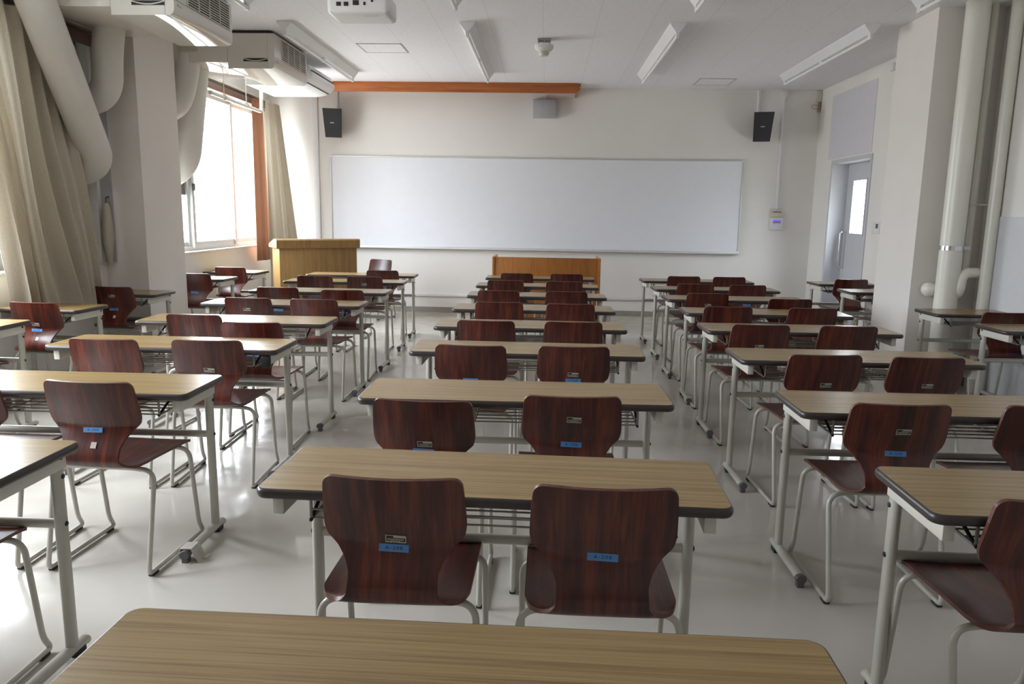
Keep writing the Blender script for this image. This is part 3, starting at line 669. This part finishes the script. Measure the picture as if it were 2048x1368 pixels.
DESKS = {'C0':(-0.125,1.022,-1.04),'C1':(-0.122,1.965,-1.83),'C2':(-0.106,2.952,0.51),'C3':(-0.085,3.940,-0.67),'C4':(-0.087,4.810,-0.03),'C5':(-0.081,5.695,1.13),
'C6':(-0.069,6.630,-0.18),'C7':(-0.075,7.540,-0.45),'C8':(-0.056,8.461,0),'L1_0':(-2.007,1.970,0),'L1_1':(-1.969,2.920,0.51),'L1_2':(-1.959,3.868,0.21),
'L1_3':(-1.981,4.771,1.25),'L1_4':(-1.994,5.703,1.11),'L1_5':(-1.992,6.649,0.08),'L1_6':(-2.027,7.622,1.83),'L1_7':(-2.062,8.451,1.22),
'L0_0':(-3.804,4.346,0),'L0_1':(-3.798,5.187,-2.2),'L0_2':(-3.797,6.202,-2.2),'L0_3':(-3.849,7.668,-2.4),'L0_4':(-3.836,8.531,-0.99),
'R1_0':(1.562,1.942,-0.85),'R1_1':(1.561,2.906,-0.02),'R1_2':(1.595,3.922,0.72),'R1_3':(1.630,4.886,0.55),'R1_4':(1.657,5.729,-0.85),'R1_5':(1.658,6.657,0.92),
'R1_6':(1.677,7.539,0.80),'R1_7':(1.675,8.458,0.41),'R2_3':(3.561,8.489,1.6),'R2_2':(3.575,7.621,0.28),'R2_1':(3.586,6.005,1.4),'R2_0':(3.592,5.151,1.10)}
ORD = ['nearest', 'second', 'third', 'fourth', 'fifth', 'sixth', 'seventh', 'eighth', 'farthest']
CN = {'C': 'middle column', 'L1': 'column second from the windows', 'R1': 'column second from the door wall', 'L0': 'one-seat column along the windows', 'R2': 'one-seat column along the door wall'}
CS = {'C': 'middle column', 'L1': 'second column from windows', 'R1': 'second column from door wall', 'L0': 'column along windows', 'R2': 'column along door wall'}
def split(k):
    if '_' in k: a, b2 = k.split('_'); return a, int(b2)
    return k[0], int(k[1:])
CNT = {}
for k in DESKS: c = split(k)[0]; CNT[c] = max(CNT.get(c, 0), split(k)[1])
def nth(c, i): return 'farthest' if i == CNT[c] else ORD[i]
proto2 = make_desk(DW, 'classroom_desk'); proto1 = make_desk(SWD, 'single_desk'); used = {}
DOBJ = {}
def rot2(x, y, a): return (x*math.cos(a)-y*math.sin(a), x*math.sin(a)+y*math.cos(a))
for k, (x, y, a) in DESKS.items():
    c, i = split(k); single = c in ('L0', 'R2'); pr = proto1 if single else proto2
    o = pr if id(pr) not in used else copy_tree(pr); used[id(pr)] = 1
    a = math.radians(a)
    if single:
        dx = (DW-SWD)/2*(1 if c == 'L0' else -1); ox, oy = rot2(dx, 0, a); x, y = x+ox, y+oy
    o.location = (x, y, 0); o.rotation_euler = (0, 0, a); DOBJ[k] = o
    if k == 'C0': lab = 'oak-grain two-seat desk filling the bottom edge, only its top seen'
    elif k == 'L1_2': lab = 'two-seat desk with a black cap under its aisle corner, third, '+CN[c]
    elif single: lab = 'narrow wood-top desk, %s from camera in the %s' % (nth(c, i), CN[c])
    else: lab = 'wood-top two-seat desk, %s from camera in the %s' % (nth(c, i), CN[c])
    tag(o, lab, 'desk', 'one-seat desks along the walls' if single else 'two-seat classroom desks in rows')
o = DOBJ['L1_2']; MB().box(DW/2-0.078, DW/2-0.036, -DD/2+0.004, -DD/2+0.03, DH-0.092, DH-0.030, 0.006).build('black_cap', 'black', o)
o = DOBJ['R1_4']; lx = -(DW/2-0.057); MB().box(lx-0.026, lx+0.026, -DD/2+0.03, -DD/2+0.09, 0.014, 0.058, 0.008).build('tape_wrap', 'paper', o)
# folded paper under the front of one desk foot
o = DOBJ['L1_1']; lx = DW/2-0.057
px, py = rot2(lx, -DD/2+0.06, o.rotation_euler[2]); pf = thing('folded_paper', 'crumpled beige paper wrapped under a desk foot in the left aisle', 'paper', (o.location.x+px, o.location.y+py, 0), o.rotation_euler[2])
mb = MB(); mb.prism([(-0.030, 0.012), (-0.026, 0.056), (0.024, 0.058), (0.034, 0.040), (0.050, 0.0), (0.046, -0.0), (0.028, 0.035), (0.021, 0.0535), (-0.0225, 0.0535), (-0.026, 0.012)], -0.020, 0.045, 'Y'); mb.build('wrap_sheet', 'paper', pf, smooth=0)
mb = MB(); mb.box(0.026, 0.070, 0.012, 0.050, 0.0, 0.006, 0.001, R=Matrix.Rotation(0.25, 3, 'Y').to_4x4() if False else None); mb.box(-0.028, 0.024, -0.044, 0.0, -0.0, 0.0015); mb.build('folded_flap', 'cream', pf, smooth=0)

# ------------------------------------------------------------------ chairs
CH = 0.765
prof_ctl = [(-0.207, CH), (-0.190, 0.69), (-0.168, 0.615), (-0.161, 0.580), (-0.172, 0.540), (-0.192, 0.500), (-0.2035, 0.471), (-0.203, 0.451), (-0.190, 0.4365), (-0.160, 0.4285), (-0.10, 0.4285), (0.0, 0.4305), (0.10, 0.433), (0.16, 0.432), (0.195, 0.424)]
def catmull(P, nper=8):
    out = []
    for i in range(len(P)-1):
        p0 = P[max(i-1, 0)]; p1 = P[i]; p2 = P[i+1]; p3 = P[min(i+2, len(P)-1)]
        for q in range(nper):
            t = q/nper; f = lambda a, b2, c, d: 0.5*((2*b2)+(-a+c)*t+(2*a-5*b2+4*c-d)*t*t+(-a+3*b2-3*c+d)*t**3)
            out.append((f(p0[0], p1[0], p2[0], p3[0]), f(p0[1], p1[1], p2[1], p3[1])))
    out.append(P[-1]); return out
def interp(x, X, Y):
    for i in range(len(X)-1):
        if x <= X[i+1]:
            t = (x-X[i])/(X[i+1]-X[i]); t = min(1, max(0, t)); t2 = t*t*(3-2*t); return Y[i]+(Y[i+1]-Y[i])*t2
    return Y[-1]
def hermite(x, X, Y):      # monotone cubic
    n_ = len(X); d = [(Y[i+1]-Y[i])/(X[i+1]-X[i]) for i in range(n_-1)]
    m_ = [d[0]]+[0 if d[i-1]*d[i] <= 0 else 2*d[i-1]*d[i]/(d[i-1]+d[i]) for i in range(1, n_-1)]+[d[-1]]
    for i in range(n_-1):
        if x <= X[i+1] or i == n_-2:
            h = X[i+1]-X[i]; t = min(1, max(0, (x-X[i])/h))
            return Y[i]*(1+2*t)*(1-t)**2+m_[i]*h*t*(1-t)**2+Y[i+1]*t*t*(3-2*t)+m_[i+1]*h*t*t*(t-1)
CP = catmull(prof_ctl); SL = [0]
for a, b2 in zip(CP, CP[1:]): SL.append(SL[-1]+math.dist(a, b2))
STOT = SL[-1]
def at_s(s_):
    for i in range(len(SL)-1):
        if s_ <= SL[i+1] or i == len(SL)-2:
            t = (s_-SL[i])/(SL[i+1]-SL[i]); y = CP[i][0]+(CP[i+1][0]-CP[i][0])*t; z = CP[i][1]+(CP[i+1][1]-CP[i][1])*t
            dy, dz = CP[i+1][0]-CP[i][0], CP[i+1][1]-CP[i][1]; L = math.hypot(dy, dz); return y, z, dy/L, dz/L
def s_of_z(z):    # on the back part
    for i in range(len(CP)-1):
        if CP[i+1][1] <= z: return SL[i]+(CP[i][1]-z)/(CP[i][1]-CP[i+1][1])*(SL[i+1]-SL[i])
S_W0 = s_of_z(0.4665)
def halfw(s_):
    zk = [CH, 0.69, 0.63, 0.60, 0.565, 0.53, 0.50]
    X = [s_of_z(z-1e-6) for z in zk]+[S_W0, S_W0+0.018, S_W0+0.038, S_W0+0.062, S_W0+0.10, STOT]
    Y = [0.173, 0.179, 0.1815, 0.176, 0.144, 0.121, 0.1125, 0.114, 0.128, 0.158, 0.181, 0.191, 0.192]
    h = hermite(s_, X, Y); r = 0.026
    if s_ < r: h -= r-math.sqrt(max(0, r*r-(r-s_)**2))
    e = STOT-s_; r2 = 0.02
    if e < r2: h -= r2-math.sqrt(max(0, r2*r2-(r2-e)**2))
    return h
def shell():
    ss = [STOT*q/140 for q in range(141)]
    ss = sorted(set([0, 0.001, 0.003, 0.006, 0.010, 0.016]+ss+[STOT-0.001, STOT-0.003, STOT-0.006, STOT-0.012]))
    NX = 14; th = 0.0055; mid = []; 
    for s_ in ss:
        y, z, ty, tz = at_s(s_); nn = (-tz, ty)   # normal in the yz plane
        if s_ < S_W0: wt = interp(s_, [0, s_of_z(0.60), s_of_z(0.52), S_W0], [1.0, 0.9, 0.45, 0.25]); bw = 0.027*wt
        else: bw = 0.0
        ws = interp(s_, [S_W0, S_W0+0.08, STOT], [0.0, 1.0, 0.2])
        h = halfw(s_); row = []
        for q in range(NX+1):
            u = -1+2*q/NX; x = u*h; k2 = (x/0.175)**2
            row.append((x, y+bw*k2, z+0.012*ws*k2*k2, nn, s_))
        mid.append(row)
    vs = []; uv = []; fs = []; mi = []
    nr = len(mid); nc = NX+1
    for side in (1, -1):
        for row in mid:
            for (x, y, z, nn, s_) in row: vs.append((x, y+nn[0]*th*side, z+nn[1]*th*side)); uv.append((x, s_))
    o2 = nr*nc
    for i in range(nr-1):
        for j in range(NX):
            a = i*nc+j; fs.append((a, a+1, a+nc+1, a+nc)); mi.append(0); fs.append((o2+a, o2+a+nc, o2+a+nc+1, o2+a+1)); mi.append(0)
    for i in range(nr-1):
        for j in (0, NX):
            a = i*nc+j; fs.append((a, a+nc, o2+a+nc, o2+a)); mi.append(1)
    for j in range(NX):
        for i in (0, nr-1):
            a = i*nc+j; fs.append((a, a+1, o2+a+1, o2+a)); mi.append(1)
    me = bpy.data.meshes.new('plywood_shell'); me.from_pydata(vs, [], fs)
    me.materials.append(MT['ply']); me.materials.append(MT['plyrim']); me.polygons.foreach_set('material_index', mi)
    ul = me.uv_layers.new(name='grain')
    for lp in me.loops: ul.data[lp.index].uv = uv[lp.vertex_index]
    bm = bmesh.new(); bm.from_mesh(me); bmesh.ops.recalc_face_normals(bm, faces=bm.faces[:]); bm.to_mesh(me); bm.free()
    me.polygons.foreach_set('use_smooth', [True]*len(me.polygons)); me.set_sharp_from_angle(angle=math.radians(50)); me.update()
    return me
def backpt(z, off):
    y, zz, ty, tz = at_s(s_of_z(z)); return Vector((0, y-abs(tz)*off, zz-(ty if tz < 0 else -ty)*off*0 )), math.atan2(ty, -tz)
SHELL = shell()
def sticker_rot(z):
    y, zz, ty, tz = at_s(s_of_z(z)); return math.atan2(-ty, -tz)     # lean of the surface about X
LEG_R = 0.0095
def side_path(sg):
    x = 0.205*sg
    P = [(0.105*sg, -0.118, 0.4085), (x, -0.122, 0.402), (x, -0.205, LEG_R+0.004), (x, 0.218, LEG_R+0.004), (x, 0.186, 0.065), (x, 0.140, 0.411), (0.105*sg, 0.132, 0.4165)]
    return fil(P, [0.065, 0.03, 0.022, 0.03, 0.06], 8)
def make_chair():
    root = bpy.data.objects.new('plywood_chair', None); COL.objects.link(root); root.empty_display_size = 0.1
    so = bpy.data.objects.new('plywood_shell', SHELL); COL.objects.link(so); so.parent = root
    for sg in (-1, 1):
        P = side_path(sg); n1 = 10+8; n2 = 1+9*3+3     # split between the bends
        low = [q for q in range(len(P)) if P[q].z < LEG_R+0.0042]
        ia, ib = low[0], low[-1]
        MB().tube(P[:ia+1], LEG_R, 12).build('leg', 'steel', root); MB().tube(P[ia:ib+1], LEG_R, 12).build('runner', 'steel', root); MB().tube(P[ib:], LEG_R, 12).build('leg', 'steel', root)
        for yy in (-0.172, 0.180):
            MB().box(0.205*sg-0.011, 0.205*sg+0.011, yy-0.022, yy+0.022, 0.0, 0.012, 0.004).build('rubber_foot', 'rubber', root)
    MB().tube([(-0.105, -0.118, 0.4085), (0.105, -0.118, 0.4085)], LEG_R, 12).build('seat_rail', 'steel', root)
    MB().tube([(-0.105, 0.132, 0.4165), (0.105, 0.132, 0.4165)], LEG_R, 12).build('seat_rail', 'steel', root)
    mb = MB()
    for yy, zz in ((-0.118, 0.4145), ): mb.box(-0.12, 0.12, yy-0.016, yy+0.02, zz-0.001, zz+0.007, 0.002)
    mb.build('seat_pad', 'rubber', root)
    return root
def face(z, off):    # point and rotation on the rear face of the back
    y, zz, ty, tz = at_s(s_of_z(z)); L = math.hypot(ty, tz)
    ny, nz = tz/L, -ty/L                      # rear-pointing normal (tz<0 -> -y)
    return Vector((0, y+ny*off, zz+nz*off)), math.atan2(-(-ty), -tz)
def add_sticker(root, z, rz, big=True):
    p, lean = face(z, 0.0068)
    up = Vector((0, -at_s(s_of_z(z))[2], -at_s(s_of_z(z))[3])); ang = math.atan2(up.z, up.y)   # direction of 'up' along the surface
    E = Matrix.Rotation(ang-PI/2, 4, 'X') @ Matrix.Rotation(rz, 4, 'Y')
    o = bpy.data.objects.new('room_sticker', STK); COL.objects.link(o); o.parent = root; o.matrix_local = Matrix.Translation(p) @ E
    t = bpy.data.objects.new('lettering', TXT); COL.objects.link(t); t.parent = o; t.location = (0, -0.0009, 0.0); t.rotation_euler = (PI/2, 0, 0); t.scale = (1.2, 1, 1)
def add_flat(root, name, me, x, z, rz):
    p, lean = face(z, 0.0068); up = Vector((0, -at_s(s_of_z(z))[2], -at_s(s_of_z(z))[3])); ang = math.atan2(up.z, up.y)
    o = bpy.data.objects.new(name, me); COL.objects.link(o); o.parent = root
    k2 = (x/0.175)**2*0.026
    o.matrix_local = Matrix.Translation(p+Vector((x, k2, 0))) @ Matrix.Rotation(ang-PI/2, 4, 'X') @ Matrix.Rotation(rz, 4, 'Y')
def tmpmesh(mb, mats):
    o = mb.build('tmp', mats, None, smooth=0); me = o.data; bpy.data.objects.remove(o); return me
STK = tmpmesh(MB().box(-0.038, 0.038, -0.0008, 0.0004, -0.0095, 0.0095), 'sticker'); STK.name = 'room_sticker'
cu = bpy.data.curves.new('lettering', 'FONT'); cu.body = 'A-208'; cu.size = 0.0125; cu.align_x = 'CENTER'; cu.align_y = 'CENTER'; cu.extrude = 0.0001; cu.space_character = 1.25
cu.materials.append(MT['ink']); fo = bpy.data.objects.new('tmp', cu); COL.objects.link(fo); TXT = bpy.data.meshes.new_from_object(fo); bpy.data.objects.remove(fo); TXT.name = 'lettering'
mb = MB(); mb.box(-0.026, 0.026, -0.0008, 0.0004, -0.011, 0.011, 0, 0)
mb.box(-0.024, -0.006, -0.0011, -0.0008, 0.0035, 0.0095, 0, 1); mb.box(-0.024, 0.024, -0.0011, -0.0008, -0.0075, 0.0035, 0, 1)
for q in range(10): mb.box(-0.021+q*0.0042, -0.0185+q*0.0042, -0.0013, -0.0011, -0.0038, 0.0012, 0, 0)
mb.box(-0.012, 0.010, -0.0013, -0.0011, -0.0108, -0.0058, 0, 0)
for q in range(5): mb.box(-0.009+q*0.0036, -0.007+q*0.0036, -0.0015, -0.0013, -0.0095, -0.007, 0, 1)
PLT = tmpmesh(mb, ['plate', 'dark']); PLT.name = 'maker_plate'
WST = tmpmesh(MB().box(-0.011, 0.011, -0.0008, 0.0004, -0.012, 0.012), 'paper'); WST.name = 'white_sticker'

# key: (x, y of the back's top edge, angle deg, sticker z, plate z, white sticker)
CHAIRS = {'C1l':(-0.364,1.725,-0.3,.570,.598,0),'C1r':(0.157,1.703,-0.3,.575,None,0),'C2l':(-0.416,2.495,-2.0,.572,.603,0),'C2r':(0.110,2.607,1.5,.578,.680,0),
'C3l':(-0.359,3.603,-1.5,.585,None,0),'C3r':(0.153,3.635,2.0,.590,.622,0),'C4l':(-0.352,4.470,-1,.58,.625,0),'C4r':(0.181,4.497,3,.58,.60,0),
'C5l':(-0.330,5.440,1,.58,.60,0),'C5r':(0.192,5.422,2,.58,.60,0),'C6l':(-0.387,6.270,1,.58,.60,0),'C6r':(0.186,6.300,2,.58,.60,0),
'C7l':(-0.383,7.270,0,.58,.60,0),'C7r':(0.189,7.27,1,.58,.60,0),'C8l':(-0.306,8.17,1,.58,.60,0),'C8r':(0.237,8.20,2,.58,.60,0),
'L1_0r':(-1.758,1.717,0,.57,.60,0),'L1_1l':(-2.233,2.65,0,.57,.60,0),'L1_1r':(-1.700,2.643,-2.5,.57,None,1),'L1_2l':(-2.175,3.539,-1.5,.575,None,0),'L1_2r':(-1.665,3.571,2.5,.578,.612,0),
'L1_3l':(-2.148,4.451,-2.5,.57,.62,0),'L1_3r':(-1.685,4.191,2,.57,None,0),'L1_4l':(-2.184,5.39,-1,.57,.68,0),'L1_4r':(-1.688,5.378,0,.57,None,0),
'L1_5l':(-2.240,6.173,1.5,.57,None,0),'L1_5r':(-1.661,6.062,3,.57,None,0),'L1_6l':(-2.288,7.36,2,.57,None,0),'L1_6r':(-1.787,7.36,1,.57,.69,0),'L1_7r':(-1.790,8.20,3,.57,None,0),
'L0_0r':(-3.536,4.09,0,.57,None,0),'L0_1r':(-3.44,4.86,-4,.572,.615,1),'L0_2r':(-3.535,5.95,-2,.575,.69,1),'L0_3r':(-3.52,7.36,-2,.57,None,0),'L0_4r':(-3.52,8.25,-1,.57,None,0),
'R1_0l':(1.245,1.702,1,.57,.60,0),'R1_1l':(1.272,2.616,1,.575,.665,1),'R1_1r':(1.815,2.640,2,.57,.60,0),'R1_2l':(1.351,3.565,3,.573,.615,0),'R1_2r':(1.828,3.56,3,.573,.625,0),
'R1_3l':(1.318,4.550,2.5,.57,.630,0),'R1_3r':(1.849,4.566,3,.57,None,0),'R1_4l':(1.333,5.447,2.5,.57,None,0),'R1_4r':(1.943,5.463,3,.57,None,0),'R1_5l':(1.382,6.390,1,.57,.665,0),
'R1_5r':(1.971,6.06,4,.57,None,0),'R1_6l':(1.451,7.27,1.5,.57,.60,0),'R1_6r':(1.944,7.25,3,.57,None,0),'R1_7l':(1.502,8.178,2,.57,None,0),'R1_7r':(1.990,8.19,3,.57,None,0),
'R2_3l':(3.29,8.20,2,.57,.63,0),'R2_2l':(3.33,7.30,2,.57,None,0),'R2_1l':(3.30,5.44,1,.57,None,0)}
protoC = make_chair(); first = True
for k, (x, y, a, zs, zp, ws) in CHAIRS.items():
    c, i = split(k[:-1]); seat = k[-1]
    o = protoC if first else copy_tree(protoC)
    first = False
    a = math.radians(a); ox, oy = rot2(0, 0.207, a)
    o.location = (x+ox, y+oy, 0); o.rotation_euler = (0, 0, a)
    single = c in ('L0', 'R2')
    if single: lab = 'dark red plywood chair at the %s desk from camera, %s' % (nth(c, i), CN[c])
    elif k in ('L1_3r', 'L1_5r', 'R1_5r'): lab = 'red-brown plywood chair pulled far out, %s-side, %s desk from camera, %s' % ('window' if seat == 'l' else 'door', nth(c, i), CS[c])
    else: lab = 'red-brown plywood chair, %s-side seat at %s desk from camera, %s' % ('window' if seat == 'l' else 'door', nth(c, i), CS[c])
    tag(o, lab, 'chair', 'dark red plywood chairs at the desks')
for k, (x, y, a, zs, zp, ws) in CHAIRS.items():
    pass
roots = [q for q in COL.objects if q.get('group') == 'dark red plywood chairs at the desks']
rnd = random.Random(11)
for o, (k, (x, y, a, zs, zp, ws)) in zip(roots, CHAIRS.items()):
    add_sticker(o, zs, rnd.uniform(-0.02, 0.09))
    if zp: add_flat(o, 'maker_plate', PLT, rnd.uniform(-0.004, 0.012), zp, rnd.uniform(-0.03, 0.06))
    if ws: add_flat(o, 'white_sticker', WST, 0.012, 0.515, 0.03)
    if k == 'C2l': MB().tube([(0.205, -0.1795, 0.125), (0.205, -0.1757, 0.143)], 0.0102, 12).build('yellow_tape', 'yellow', o)
tc_ = copy_tree(protoC); tc_.location = (-2.285, 10.13-0.207, 0); tc_.rotation_euler = (0, 0, math.radians(180-24))
for ch in list(tc_.children):
    if ch.name.split('.')[0] in ('room_sticker', 'maker_plate', 'white_sticker'):
        for g_ in list(ch.children): bpy.data.objects.remove(g_)
        bpy.data.objects.remove(ch)
tag(tc_, 'glossy red plywood chair facing the room beside the lectern, catching window light', 'chair')
